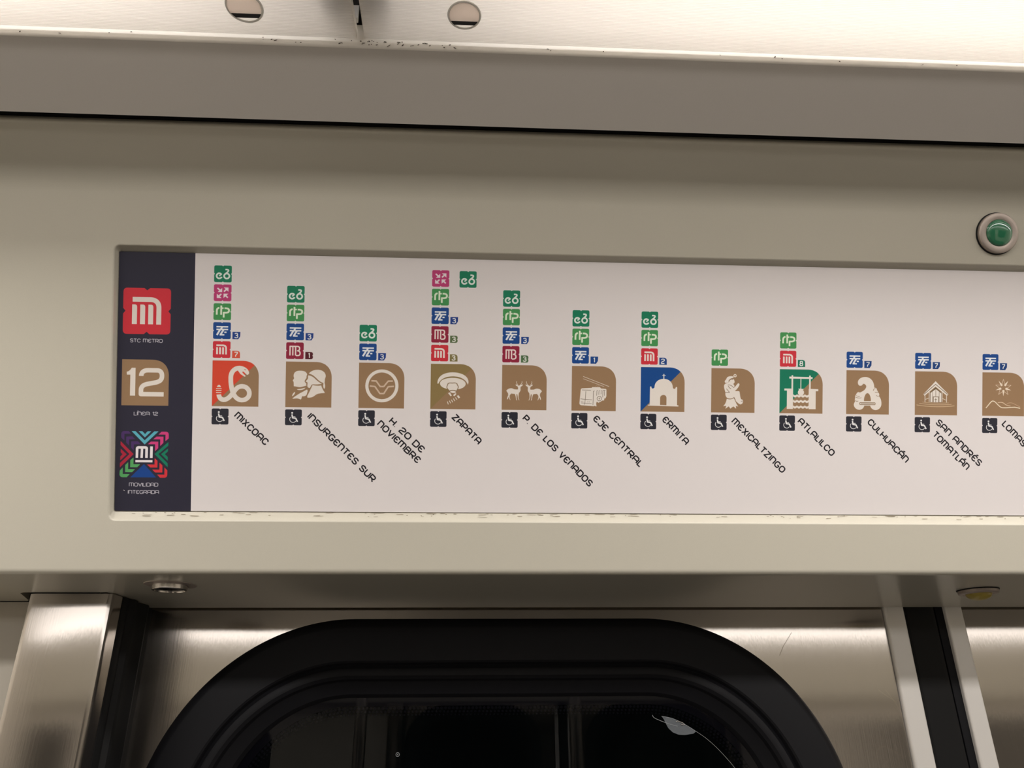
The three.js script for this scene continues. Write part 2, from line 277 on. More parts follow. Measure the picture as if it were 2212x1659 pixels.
// ---------------------------------------------------------------- the route map
const S1 = [-0.231, 0.080], S2 = [0.080, 0.391];
const K = 2048 / 311;                                         // pixels per millimetre
const WHITE = '#e6e0de', NAVY = '#2c2b3b', BROWN = '#9b7c5c', INK = '#15131a';
const GL = {                                                  // stroke lettering: [advance width, paths]; cap height 1, y down
  A: [0.74, 'M0,1 L0,.3 Q0,0 .26,0 L.42,0 Q.74,0 .74,.36 L.74,1 M0,.62 L.74,.62'],
  B: [0.7, 'M0,0 L.45,0 Q.66,0 .66,.24 Q.66,.48 .45,.48 L0,.48 M.45,.48 Q.7,.5 .7,.74 Q.7,1 .46,1 L0,1 L0,0'],
  C: [0.68, 'M.68,.27 Q.66,0 .36,0 Q0,0 0,.5 Q0,1 .36,1 Q.66,1 .68,.73'],
  D: [0.7, 'M0,0 L.38,0 Q.7,0 .7,.34 L.7,.66 Q.7,1 .38,1 L0,1 Z'],
  E: [0.64, 'M.64,.2 Q.58,0 .34,0 Q0,0 0,.5 Q0,1 .34,1 Q.58,1 .64,.8 M.04,.5 L.46,.5'],
  G: [0.72, 'M.68,.2 Q.6,0 .36,0 Q0,0 0,.5 Q0,1 .36,1 Q.7,1 .7,.7 L.7,.56 L.4,.56'],
  H: [0.66, 'M0,0 L0,1 M.66,0 L.66,1 M0,.52 L.66,.52'],
  I: [0.02, 'M.01,0 L.01,1'],
  J: [0.52, 'M.12,0 L.52,0 L.52,.66 Q.52,1 .26,1 Q.06,1 0,.82'],
  L: [0.5, 'M0,0 L0,1 L.5,1'],
  M: [0.98, 'M0,1 L0,0 L.68,0 Q.98,0 .98,.34 L.98,1 M.49,0 L.49,1'],
  N: [0.66, 'M0,1 L0,0 L.36,0 Q.66,0 .66,.34 L.66,1'],
  O: [0.74, 'M.37,0 Q.74,0 .74,.38 L.74,.62 Q.74,1 .37,1 Q0,1 0,.62 L0,.38 Q0,0 .37,0 Z'],
  P: [0.66, 'M0,1 L0,0 L.4,0 Q.66,0 .66,.3 Q.66,.6 .4,.6 L0,.6'],
  R: [0.7, 'M0,1 L0,0 L.4,0 Q.68,0 .68,.3 Q.68,.58 .4,.58 L0,.58 M.32,.58 L.7,1'],
  S: [0.64, 'M.62,.2 Q.56,0 .32,0 Q.02,0 .02,.25 Q.02,.46 .32,.5 Q.64,.54 .64,.76 Q.64,1 .32,1 Q.06,1 0,.8'],
  T: [0.66, 'M0,0 L.66,0 M.33,0 L.33,1'],
  U: [0.68, 'M0,0 L0,.62 Q0,1 .34,1 Q.68,1 .68,.62 L.68,0'],
  V: [0.7, 'M0,0 L.35,1 L.7,0'],
  X: [0.68, 'M0,0 C.3,.2 .4,.8 .68,1 M.68,0 C.4,.2 .3,.8 0,1'],
  Z: [0.66, 'M.02,0 L.64,0 L0,1 L.66,1'],
  0: [0.72, 'M.36,0 Q.72,0 .72,.38 L.72,.62 Q.72,1 .36,1 Q0,1 0,.62 L0,.38 Q0,0 .36,0 Z'],
  1: [0.24, 'M0,.16 L.2,0 L.2,1'],
  2: [0.66, 'M.02,.24 Q.06,0 .32,0 Q.64,0 .64,.26 Q.64,.46 .34,.54 Q.02,.64 .02,.86 L.02,1 L.66,1'],
  3: [0.64, 'M.02,.16 Q.1,0 .32,0 Q.6,0 .6,.25 Q.6,.48 .3,.48 Q.64,.48 .64,.74 Q.64,1 .32,1 Q.08,1 0,.82'],
  7: [0.62, 'M0,0 L.62,0 Q.62,.3 .42,.46 Q.24,.6 .24,1'],
  8: [0.64, 'M.32,0 Q.6,0 .6,.24 Q.6,.48 .32,.48 Q.04,.48 .04,.24 Q.04,0 .32,0 Z M.32,.48 Q.64,.48 .64,.74 Q.64,1 .32,1 Q0,1 0,.74 Q0,.48 .32,.48 Z'],
  '.': [0.06, 'M.03,.92 L.03,1.0'],
  ' ': [0.34, ''],
};
const ACC = { 'Á': 'A', 'É': 'E', 'Í': 'I' };
function glyphs(ctx, str, cap, lw, gap, color, fit) {          // baseline starts at the origin
  const adv = (c) => GL[ACC[c] || c][0];
  let nat = 0; for (const c of str) nat += adv(c);
  let g = gap, sx = 1; if (fit) sx = (fit / cap - g * (str.length - 1)) / nat;
  ctx.lineWidth = lw; ctx.strokeStyle = color; ctx.lineCap = 'butt'; ctx.lineJoin = 'round';
  let x = 0;
  for (const c of str) {
    const k = ACC[c] || c;
    ctx.save(); ctx.translate(x * cap, -cap); ctx.scale(cap, cap); ctx.lineWidth = lw / cap; const bend = new Path2D(); if (GL[k][1]) bend.addPath(new Path2D(GL[k][1]), new DOMMatrix([sx, 0, 0, 1, 0, 0]));
    if (GL[k][1]) ctx.stroke(bend);
    if (ACC[c]) ctx.stroke(new Path2D(`M${adv(c) * sx * 0.4},-.18 L${adv(c) * sx * 0.4 + 0.34},-.36`));
    ctx.restore(); x += adv(c) * sx + g;
  }
  return (x - g) * cap;
}
function badgeShape(ctx) {
  const r = 9, n = 6, d = 5;
  ctx.beginPath(); ctx.moveTo(r, 0); ctx.lineTo(50 - n, 0); ctx.lineTo(50, d); ctx.lineTo(50 + n, 0); ctx.lineTo(100 - r, 0); ctx.quadraticCurveTo(100, 0, 100, r);
  ctx.lineTo(100, 50 - n); ctx.lineTo(100 - d, 50); ctx.lineTo(100, 50 + n); ctx.lineTo(100, 100 - r); ctx.quadraticCurveTo(100, 100, 100 - r, 100);
  ctx.lineTo(50 + n, 100); ctx.lineTo(50, 100 - d); ctx.lineTo(50 - n, 100); ctx.lineTo(r, 100); ctx.quadraticCurveTo(0, 100, 0, 100 - r);
  ctx.lineTo(0, 50 + n); ctx.lineTo(d, 50); ctx.lineTo(0, 50 - n); ctx.lineTo(0, r); ctx.quadraticCurveTo(0, 0, r, 0); ctx.closePath();
}
const BADGE = {
  ed: ['#11805c', '#e9efe8', (c, s) => { s('M29,63 L42,51', 8.5); s('M41.5,53.5 A15.2,15.2 0 1 0 43,68', 10); s('M71.7,47.5 A15,15 0 1 1 71.6,47.5 Z', 10); s('M63,24 L73,24 Q84,25 80,33 Q76,40 60,52', 9.5); }],
  tren: ['#c33f78', '#efe3e6', (c, s) => { c.fill(new Path2D('M47,21 L47,46 L21,46 Z M56,18 L83,18 L83,44 Z M17,56 L17,82 L45,82 Z M55,82 L55,55 L83,55 Z')); s('M20,22 L40,40', 9); s('M57,43 L74,27', 9); s('M43,57 L26,73', 9); s('M80,79 L62,62', 9); }],
  rtp: ['#459755', '#e6f0d8', (c, s) => { s('M18.5,68 L18.5,44 Q19,29 33,27', 10.5); s('M43.5,13 L43.5,68', 10.5); s('M43,29 L57,29', 9.5); s('M62,29 L71,29 Q88,30 88,42 Q88,55 72,56 L58,56 L58,85', 10.5); }],
  te: ['#14488f', '#eceef0', (c, s) => { s('M18,27 L85,27', 9); s('M18,43 L85,43', 9); s('M52,27 L42,43', 10); s('M40,43 L21,77', 11); s('M60,43 L42,74', 11); s('M37,75 L64,75', 8); s('M63,59.5 L76,59.5', 9); }],
  m: ['#d2323f', '#eee2da', (c, s) => { s('M19.5,25 L58,25 Q75,26 75,43 L75,79', 10.4); for (const x of [24, 41, 58]) { c.beginPath(); c.moveTo(x - 5.3, 36); c.lineTo(x + 1, 36); c.quadraticCurveTo(x + 5.3, 36.5, x + 5.3, 41); c.lineTo(x + 5.3, 78.5); c.lineTo(x - 5.3, 78.5); c.closePath(); c.fill(); } }],
  mb: ['#96223f', '#f0e2da', (c, s) => { s('M22,79 L22,24 L33,24 Q38,25 38,33 L38,79', 8); s('M34,24 L48,24 Q54,25 54,34 L54,79', 8); s('M48,24 L66,24 Q77,25 77,37 Q77,49 65,50.5 Q80,52 80,65 Q80,78.5 66,79 L56,79', 8); }],
  wc: ['#2c2d37', '#eeeeec', (c, s) => { c.beginPath(); c.arc(42, 22, 6, 0, 7); c.fill(); s('M41,31 L45,53 L64,56 L75,78', 9); s('M45,46 L62,46', 4.5); c.lineWidth = 4; c.beginPath(); c.arc(48, 62, 20, Math.PI * 1.25, Math.PI * 0.18, true); c.stroke(); }],
};
function badge(ctx, kind, x, y, w = 11.35, h = 11.0) {
  const [bg, fg, draw] = BADGE[kind];
  ctx.save(); ctx.translate(x, y); ctx.scale(w / 100, h / 100);
  ctx.fillStyle = bg; badgeShape(ctx); ctx.fill();
  ctx.fillStyle = ctx.strokeStyle = fg; ctx.lineCap = 'butt'; ctx.lineJoin = 'round';
  draw(ctx, (p, lw) => { ctx.lineWidth = lw; ctx.stroke(new Path2D(p)); });
  ctx.restore();
}
function number(ctx, shape, color, digit, x, y, w = 5.1, h = 4.8) {
  ctx.save(); ctx.translate(x, y); ctx.scale(w / 100, h / 100); ctx.fillStyle = color;
  ctx.fill(new Path2D(shape === 'te' ? 'M0,0 L100,0 L98,60 L74,100 L0,100 Z' : shape === 'm' ? 'M0,0 L60,0 Q100,2 100,45 L100,100 L0,100 Z' : 'M0,0 L74,0 Q98,4 98,30 Q98,44 88,50 Q98,56 98,70 Q98,96 74,100 L0,100 Z'));
  const wd = GL[digit][0] * 62; ctx.translate(48 - wd / 2, 81); glyphs(ctx, digit, 62, 13, 0, '#eceae6'); ctx.restore();
}
const CREAM = '#eae2d8';
function tilePath(ctx) { ctx.beginPath(); ctx.moveTo(0, 0); ctx.lineTo(66, 0); ctx.bezierCurveTo(87, 0.5, 100, 14, 100, 35); ctx.lineTo(100, 100); ctx.lineTo(0, 100); ctx.closePath(); }
function tile(ctx, x, y, second, draw, f) {                    // f = [x0, y0, size] of the tracing frame
  ctx.save(); ctx.translate(x, y); ctx.scale(0.3, 0.3);
  ctx.fillStyle = BROWN; tilePath(ctx); ctx.fill();
  if (second) { ctx.save(); tilePath(ctx); ctx.clip(); ctx.fillStyle = second; ctx.beginPath(); ctx.moveTo(0, 100); ctx.lineTo(0, 0); ctx.lineTo(100, 0); ctx.closePath(); ctx.fill(); ctx.restore(); }
  const k = 100 / f[2]; ctx.scale(k, k); ctx.translate(-f[0], -f[1]);
  const fill = (p, c = CREAM) => { ctx.fillStyle = c; ctx.fill(new Path2D(p)); };
  const line = (p, lw, c = CREAM, cap = 'butt') => { ctx.strokeStyle = c; ctx.lineWidth = lw; ctx.lineCap = cap; ctx.lineJoin = 'round'; ctx.stroke(new Path2D(p)); };
  draw(fill, line, ctx); ctx.restore();
}
const DEER = 'M637,340 C670,290 720,262 790,260 C850,262 870,290 900,293 C940,295 990,300 1003,290 C1010,260 1005,225 990,200 C960,190 930,180 928,140 C945,130 975,150 1000,165 C1020,172 1030,180 1045,170 C1070,150 1090,135 1110,150 C1130,130 1155,130 1155,145 C1150,180 1120,190 1095,205 C1075,230 1085,270 1085,310 C1080,360 1050,385 1035,405 C1030,450 1020,500 1025,550 C1030,580 1045,610 1052,638 L1035,632 C1015,600 1005,560 1000,520 L985,445 L955,445 C960,490 960,540 965,570 C970,600 980,620 980,640 L955,630 C950,590 940,540 930,500 C920,460 905,435 890,435 C860,435 830,430 800,425 C770,450 745,480 745,500 C740,540 760,590 775,635 C750,625 735,590 725,545 L712,540 C700,570 690,590 688,610 L663,605 C665,560 680,520 695,495 C700,460 700,430 685,405 C665,385 650,360 637,340Z';
const STATIONS = [
  { x: -170.05, col: [['m', 'm', '#dc5640', '7'], ['te', 'te', '#1c3f8c', '3'], ['rtp'], ['tren'], ['ed']], second: '#dd4a33', f: [110, 103, 551],
    text: [['MIXCOAC', -155.8, 102.2, -135.4, 83.2]],
    draw(fill, line) {
      line('M190,512 C195,560 225,577 255,575 C310,570 350,500 385,455 C405,425 435,410 465,410 C515,410 552,450 552,495 C552,545 510,577 465,577 C410,577 370,530 350,470 C335,420 328,370 328,310 C328,235 372,192 430,190', 56);
      fill('M425,162 C490,165 540,200 545,245 C545,262 535,270 520,272 L478,234 C464,228 460,240 472,252 L508,288 L490,294 L440,262 L412,222 Z'); fill('M484,200 L512,212 L496,216 Z', '#b06a48');
      fill('M164,424 C172,404 182,396 190,396 C198,396 208,404 216,424 Z'); line('M156,443 L222,443', 9); line('M155,465 L221,465', 10); line('M156,490 L220,490', 11);
    } },
  { x: -122.55, col: [['mb', 'mb', '#571a27', '1'], ['te', 'te', '#1c3f8c', '3'], ['rtp'], ['ed']], f: [232, 143, 1262],
    text: [['INSURGENTES SUR', -108.4, 102.2, -65.0, 59.4]],
    draw(fill) {
      fill('M455,825 L455,790 L450,710 L425,665 C432,645 455,625 462,600 C440,550 440,500 470,450 C510,400 560,390 640,392 C700,392 745,405 770,420 C790,440 815,470 820,490 C800,520 800,560 800,595 C780,620 755,650 752,690 C760,715 790,730 800,745 C790,760 800,780 803,803 C760,815 700,835 640,848 C570,850 530,835 510,832 Z');
      fill('M540,908 C620,905 720,875 775,860 C770,885 720,915 690,922 C640,935 560,935 540,908Z'); fill('M495,980 C500,1030 460,1080 415,1105 C410,1070 440,1000 495,980Z');
      fill('M420,1170 C480,1110 560,1060 640,1010 C700,980 780,930 820,910 C840,930 845,960 830,985 C820,1020 820,1050 800,1070 C780,1095 740,1110 690,1100 C675,1130 680,1160 655,1195 C630,1180 600,1165 540,1162 C500,1163 460,1175 420,1170Z');
      fill('M865,470 C890,420 980,360 1100,358 C1220,355 1330,420 1328,530 C1325,580 1305,600 1305,640 C1305,680 1300,700 1300,730 C1320,770 1325,850 1300,885 C1275,880 1260,830 1262,790 C1268,760 1270,740 1265,720 C1230,715 1180,690 1120,640 C1060,580 980,490 865,470Z');
      fill('M840,520 C900,510 980,550 1040,610 C1100,670 1170,720 1230,745 C1160,765 1080,770 1010,765 C985,765 960,765 945,780 C930,800 910,860 890,870 C860,860 830,850 828,815 C825,780 835,750 830,715 C815,700 790,700 780,690 C800,650 835,640 842,590 Z');
      fill('M970,785 C1040,805 1140,805 1210,790 C1230,860 1260,920 1305,980 L1305,1005 C1260,1005 1200,1010 1150,1020 C1080,1030 1040,1080 990,1110 C940,1135 880,1140 840,1135 C820,1120 830,1080 860,1030 C900,950 935,860 970,785Z');
    } },
  { x: -74.75, col: [['te', 'te', '#1c3f8c', '3'], ['ed']], f: [196, 132, 540],
    text: [['H. 20 DE', -54.8, 99.8, -33.0, 79.2], ['NOVIEMBRE', -62.6, 97.8, -35.6, 72.2]],
    draw(fill, line, c) {
      line('M648,405 A178,178 0 1 1 648,404.9 Z', 38);
      const z1 = 'M344,346 L402,348 L450,413 L492,413 L545,347 L600,346', z2 = 'M326,408 L388,414 L448,497 L494,497 L545,414 L614,409';
      for (const z of [z1, z2]) { line(z, 17, '#e3cdb8'); c.setLineDash([3, 8]); line(z, 10, '#a98768'); c.setLineDash([]); }
    } },
  { x: -27.3, col: [['m', 'm', '#857a4d', '3'], ['mb', 'mb', '#5c7048', '3'], ['te', 'te', '#1c3f8c', '3'], ['rtp'], ['tren']], extra: ['ed', -9.08, 201.05], second: '#8f7a4e', f: [1055, 145, 535],
    text: [['ZAPATA', -13.2, 102.8, 4.6, 85.1]],
    draw(fill, line) {
      fill('M1135,380 C1130,290 1210,243 1320,243 C1430,243 1510,290 1503,366 L1495,388 C1480,330 1410,290 1320,290 C1230,290 1165,330 1148,378 Z');
      fill('M1165,376 C1165,335 1235,308 1320,308 C1405,308 1472,340 1470,380 C1468,412 1430,436 1378,443 L1250,440 C1200,430 1168,410 1165,376Z');
      const face = 'M1262,385 C1270,370 1290,375 1315,375 C1340,371 1360,371 1365,385 C1365,395 1380,405 1378,420 C1373,440 1366,452 1358,462 C1345,450 1295,450 1282,462 C1265,445 1250,430 1252,415 C1255,400 1262,395 1262,385Z';
      line(face, 18, '#8a7050'); fill(face); fill('M1285,474 C1300,458 1342,458 1360,478 C1340,492 1310,496 1285,474Z');
      fill('M1262,490 L1285,481 L1308,520 L1293,528 Z'); fill('M1322,515 L1348,490 L1364,496 L1340,527 Z');
      for (const [a, b, c, d] of [[1256, 590, 1268, 625], [1280, 580, 1294, 611], [1303, 568, 1320, 600], [1326, 554, 1346, 584], [1350, 540, 1370, 568]]) line(`M${a},${b} L${c},${d}`, 9);
      fill('M1366,522 L1385,512 L1407,540 L1388,554 Z');
    } },
  { x: 20.25, col: [['mb', 'mb', '#4f7049', '3'], ['te', 'te', '#1c4590', '3'], ['rtp'], ['ed']], f: [500, -468, 1405],
    text: [['P. DE LOS VENADOS', 34.0, 102.7, 79.7, 57.5]],
    draw(fill, line, c) {
      for (const k of [0, 1]) { c.save(); if (k) { c.translate(2395, 0); c.scale(-1, 1); } fill(DEER); line('M1000,150 C962,115 942,75 965,38', 16); line('M1080,150 C1115,115 1142,80 1125,38', 16); c.restore(); }
    } },
  { x: 67.2, col: [['te', 'te', '#14458c', '1'], ['rtp'], ['ed']], f: [138, 155, 1305],
    text: [['EJE CENTRAL', 81.5, 103.0, 113.9, 70.9]],
    draw(fill, line) {
      fill('M440,805 L735,785 L735,765 L970,762 L1000,800 L1130,812 C1160,815 1163,830 1163,860 L1163,1030 L1135,1095 L1110,1080 L1092,1158 L1060,1148 L930,1225 C905,1210 890,1180 880,1195 C860,1230 865,1280 880,1325 L840,1325 L825,1312 L790,1325 L430,1300 C385,1298 368,1270 370,1230 L400,880 C405,830 420,808 440,805Z');
      const d = '#6f6151';
      line('M440,850 L705,858', 12, d); line('M555,890 L530,1280', 11, d); line('M400,1115 L735,1138', 11, d); line('M420,1232 L730,1252', 10, d); line('M815,878 L778,884 L770,1290', 12, d);
      line('M915,868 L880,872 L875,1012', 11, d); line('M975,866 L945,870 L938,985', 11, d); line('M1022,860 L1005,862 L1003,970', 11, d); line('M1055,1060 L1055,862 L1135,850', 11, d); line('M1098,858 L1104,1010', 11, d);
      line('M1020,1100 A65,65 0 1 1 1020,1099 Z', 13, d); line('M935,1095 L985,1080 M960,1075 L955,1125', 11, d); line('M420,1180 L438,1195 L422,1208 M455,1180 L478,1195 L458,1210 M605,1182 L628,1198 L606,1214 M650,1184 L674,1200 L652,1216', 7, '#9a8b78');
      line('M470,455 L1240,742', 13); line('M470,522 L1095,747', 11); line('M830,745 L895,702 M890,745 L955,706', 7, '#c9b69e');
    } },
  { x: 114.1, col: [['m', 'm', '#1d4588', '2'], ['rtp'], ['ed']], second: '#10498e', f: [130, 737, 523],
    text: [['ERMITA', 128.6, 103.0, 145.0, 86.2]],
    draw(fill, line) {
      fill('M240,970 C240,960 258,960 258,972 C258,990 280,995 293,975 C293,910 345,872 403,872 C465,872 510,910 513,975 C520,995 545,990 545,974 C545,963 565,963 565,974 L565,1180 L582,1183 L582,1197 L217,1190 L217,1180 L238,1178Z');
      fill('M362,1180 L362,1100 C362,1075 380,1062 402,1062 C425,1062 438,1078 438,1100 L438,1182Z', BROWN); line('M404,814 L404,876', 12); line('M384,831 L426,831', 8);
    } },
  { x: 162.46, col: [['rtp']], f: [969, 748, 520],
    text: [['MEXICALTZINGO', 176.4, 102.3, 211.9, 67.7]],
    draw(fill, line) {
      fill('M1130,895 C1150,880 1150,850 1170,845 C1200,835 1225,838 1235,845 C1225,855 1240,860 1235,860 C1210,860 1185,880 1180,900 C1175,915 1160,922 1135,918 C1125,905 1130,900 1130,895Z'); line('M1266,833 A14,14 0 1 1 1266,832.9 Z', 10);
      fill('M1184,902 C1194,877 1220,867 1240,877 C1245,895 1252,908 1245,916 C1235,925 1230,935 1240,940 C1250,950 1245,970 1240,975 C1260,960 1270,940 1285,925 C1300,915 1312,930 1305,945 C1295,970 1270,1000 1250,1015 C1275,1015 1300,1010 1308,1020 C1315,1050 1315,1090 1330,1110 C1345,1110 1355,1125 1350,1140 C1345,1165 1330,1172 1315,1170 C1295,1160 1275,1145 1265,1130 C1255,1110 1250,1095 1240,1085 C1230,1105 1180,1110 1160,1095 C1140,1080 1135,1050 1140,1035 C1125,990 1115,960 1125,940 C1140,920 1167,926 1184,902Z');
      fill('M1155,1106 C1180,1116 1220,1114 1240,1097 C1255,1122 1270,1165 1295,1195 L1265,1190 L1270,1222 L1235,1195 L1200,1222 L1180,1195 L1140,1225 L1150,1190 L1112,1195 C1140,1170 1150,1140 1155,1106Z');
      const d = '#85705a'; line('M1176,902 C1184,880 1204,866 1228,862', 6, d); line('M1166,945 C1192,935 1216,952 1240,975', 6, d); line('M1172,955 C1182,978 1196,984 1206,990', 6, d); line('M1150,988 L1188,1030 L1140,1034', 6, d); line('M1240,1085 C1246,1096 1252,1104 1258,1118', 7, d); line('M1212,880 L1226,882', 5, d); line('M1326,1134 L1346,1130', 5, d);
    } },
  { x: 209.83, col: [['m', 'm', '#12765a', '8'], ['rtp']], second: '#0d7a5c', f: [148, 622, 592],
    text: [['ATLALILCO', 222.3, 102.9, 246.3, 79.5]],
    draw(fill, line, c) {
      fill('M212,880 L333,880 L333,1155 L248,1155 L248,908 L212,908Z'); fill('M548,880 L680,884 L680,912 L645,912 L645,1155 L548,1155Z'); fill('M310,700 L333,700 L333,900 L310,900Z'); fill('M552,702 L575,702 L575,900 L552,900Z'); fill('M280,718 L600,722 L600,748 L280,746Z'); fill('M433,745 L446,745 L446,885 L433,885Z'); fill('M403,880 L482,882 L470,897 L415,897 Z'); fill('M484,932 A43,43 0 1 1 484,931 Z');
      for (const y of [962, 1036, 1112]) { let p = `M333,${y - 8}`; for (let i = 0; i < 4; i++) { const x = 333 + i * 54.5; p += ` Q${x + 27},${y + 22} ${x + 54.5},${y - 8}`; } p += ' L551,' + (y + 22); for (let i = 3; i >= 0; i--) { const x = 333 + i * 54.5; p += ` Q${x + 27},${y + 52} ${x},${y + 22}`; } fill(p + ' Z'); }
    } },
  { x: 256.45, col: [['te', 'te', '#17417f', '7']], f: [200, 455, 697],
    text: [['CULHUACÁN', 271.1, 103.0, 298.4, 75.5]],
    draw(fill, line) {
      fill('M387,650 C388,590 445,558 510,558 C600,560 655,630 657,725 C690,725 705,745 700,770 C720,775 725,790 718,800 C740,810 745,840 735,860 C770,900 780,950 775,1000 C765,1055 720,1085 675,1085 C630,1080 600,1050 592,1015 L495,1015 C490,1055 450,1085 410,1083 C360,1080 325,1040 323,1000 C325,980 335,965 345,950 C335,930 345,900 345,885 C340,860 360,840 362,836 C368,815 385,795 410,800 C420,805 425,812 430,802 C480,785 520,750 525,710 C522,680 490,660 470,672 C460,690 450,700 430,700 C405,700 388,680 387,650Z');
      fill('M490,942 C485,880 515,815 545,815 C580,815 605,880 602,942Z', BROWN);
      const d = '#8d7355'; line('M425,968 L668,968 Q680,982 668,998 L425,998 Q410,982 425,968 Z', 10, d); line('M440,983 L655,983', 6, d); line('M362,855 C388,872 408,870 420,866', 7, d); line('M355,880 C380,897 420,897 448,890', 7, d); line('M350,935 C365,952 385,952 396,940', 7, d); line('M640,775 C642,752 660,738 678,742', 7, d); line('M668,800 C690,802 712,800 722,788', 7, d); line('M690,848 C706,866 726,866 738,856', 7, d);
    } },
  { x: 304.87, col: [['te', 'te', '#17417f', '7']], f: [205, 305, 1272],
    text: [['SAN ANDRÉS', 319.5, 103.1, 350.5, 73.6], ['TOMATLÁN', 317.2, 95.0, 341.6, 70.9]],
    draw(fill, line) {
      fill('M458,970 L825,585 L1215,962 L1170,1008 L825,700 L510,1008 L495,1020 L480,995 Z'); line('M478,972 L825,676 L1192,968', 16, '#6f5c46');
      fill('M505,1008 L825,745 L1165,1008 L1165,960 L825,690 L505,975 Z'); fill('M655,925 L827,762 L1010,930 L1010,1205 L655,1205 Z', '#6f5c46');
      for (const [a, b] of [[500, 1008], [1148, 1005]]) fill(`M${a},${b} l20,0 l0,200 l-20,0 Z`); for (const [a, b] of [[624, 905], [1012, 900]]) fill(`M${a},${b} l22,-8 l0,298 l-22,0 Z`);
      line('M525,1120 L620,1080', 14); line('M1040,1090 L1150,1140', 14);
      fill('M672,930 L835,815 L1000,940 L1000,1200 L672,1200Z'); for (const x of [736, 936]) line(`M${x},890 L${x},1200`, 12, '#93816b'); line('M833,820 L833,1035', 14, '#93816b'); line('M838,1038 L838,1038', 2); fill('M748,1034 L930,1034 L930,1205 L748,1205 Z', '#7d6a54'); fill('M770,1050 L912,1050 L912,1204 L770,1204 Z'); line('M832,1080 L832,1204', 16, '#7d6a54'); line('M800,1120 L866,1120', 15, '#7d6a54');
      line('M430,1200 Q830,1242 1230,1215', 11, '#d0b898'); line('M340,1240 Q830,1302 1310,1255', 13, '#d8bf9f'); line('M255,1285 Q830,1372 1400,1298', 15, '#dcc29e');
    } },
  { x: 352.9, col: [['te', 'te', '#17417f', '7']], f: [413, 665, 950],
    text: [['LOMAS', 366.8, 102.7, 382.2, 87.3]],
    draw(fill, line) {
      const C = [890, 995], at = (r, a) => [C[0] + r * Math.sin(a), C[1] - r * Math.cos(a)].map((v) => v.toFixed(1)).join(','), t = Math.PI / 5;
      for (let i = 0; i < 5; i++) { const a = (2 * i + 1) * t; fill(`M${at(62, a - 0.42)} L${at(188, a)} L${at(62, a + 0.42)} L${at(48, a)} Z`, '#efe0cc'); }
      let p = ''; for (let i = 0; i < 10; i++) p += (i ? ' L' : 'M') + at(i % 2 ? 72 : 184, i * t); line(p + ' Z', 9, '#e8d3bc');
      line('M495,1445 C560,1380 610,1290 650,1290 C720,1290 770,1400 850,1430 C930,1450 1050,1420 1150,1420 L1275,1442', 20, '#f0e2c8'); line('M765,1325 C820,1315 860,1310 900,1335 C940,1370 970,1385 1055,1395', 14, '#e6cdb0'); line('M970,1350 C1020,1320 1060,1315 1120,1340 C1180,1365 1220,1390 1270,1412', 9, '#d4b494');
    } },
];
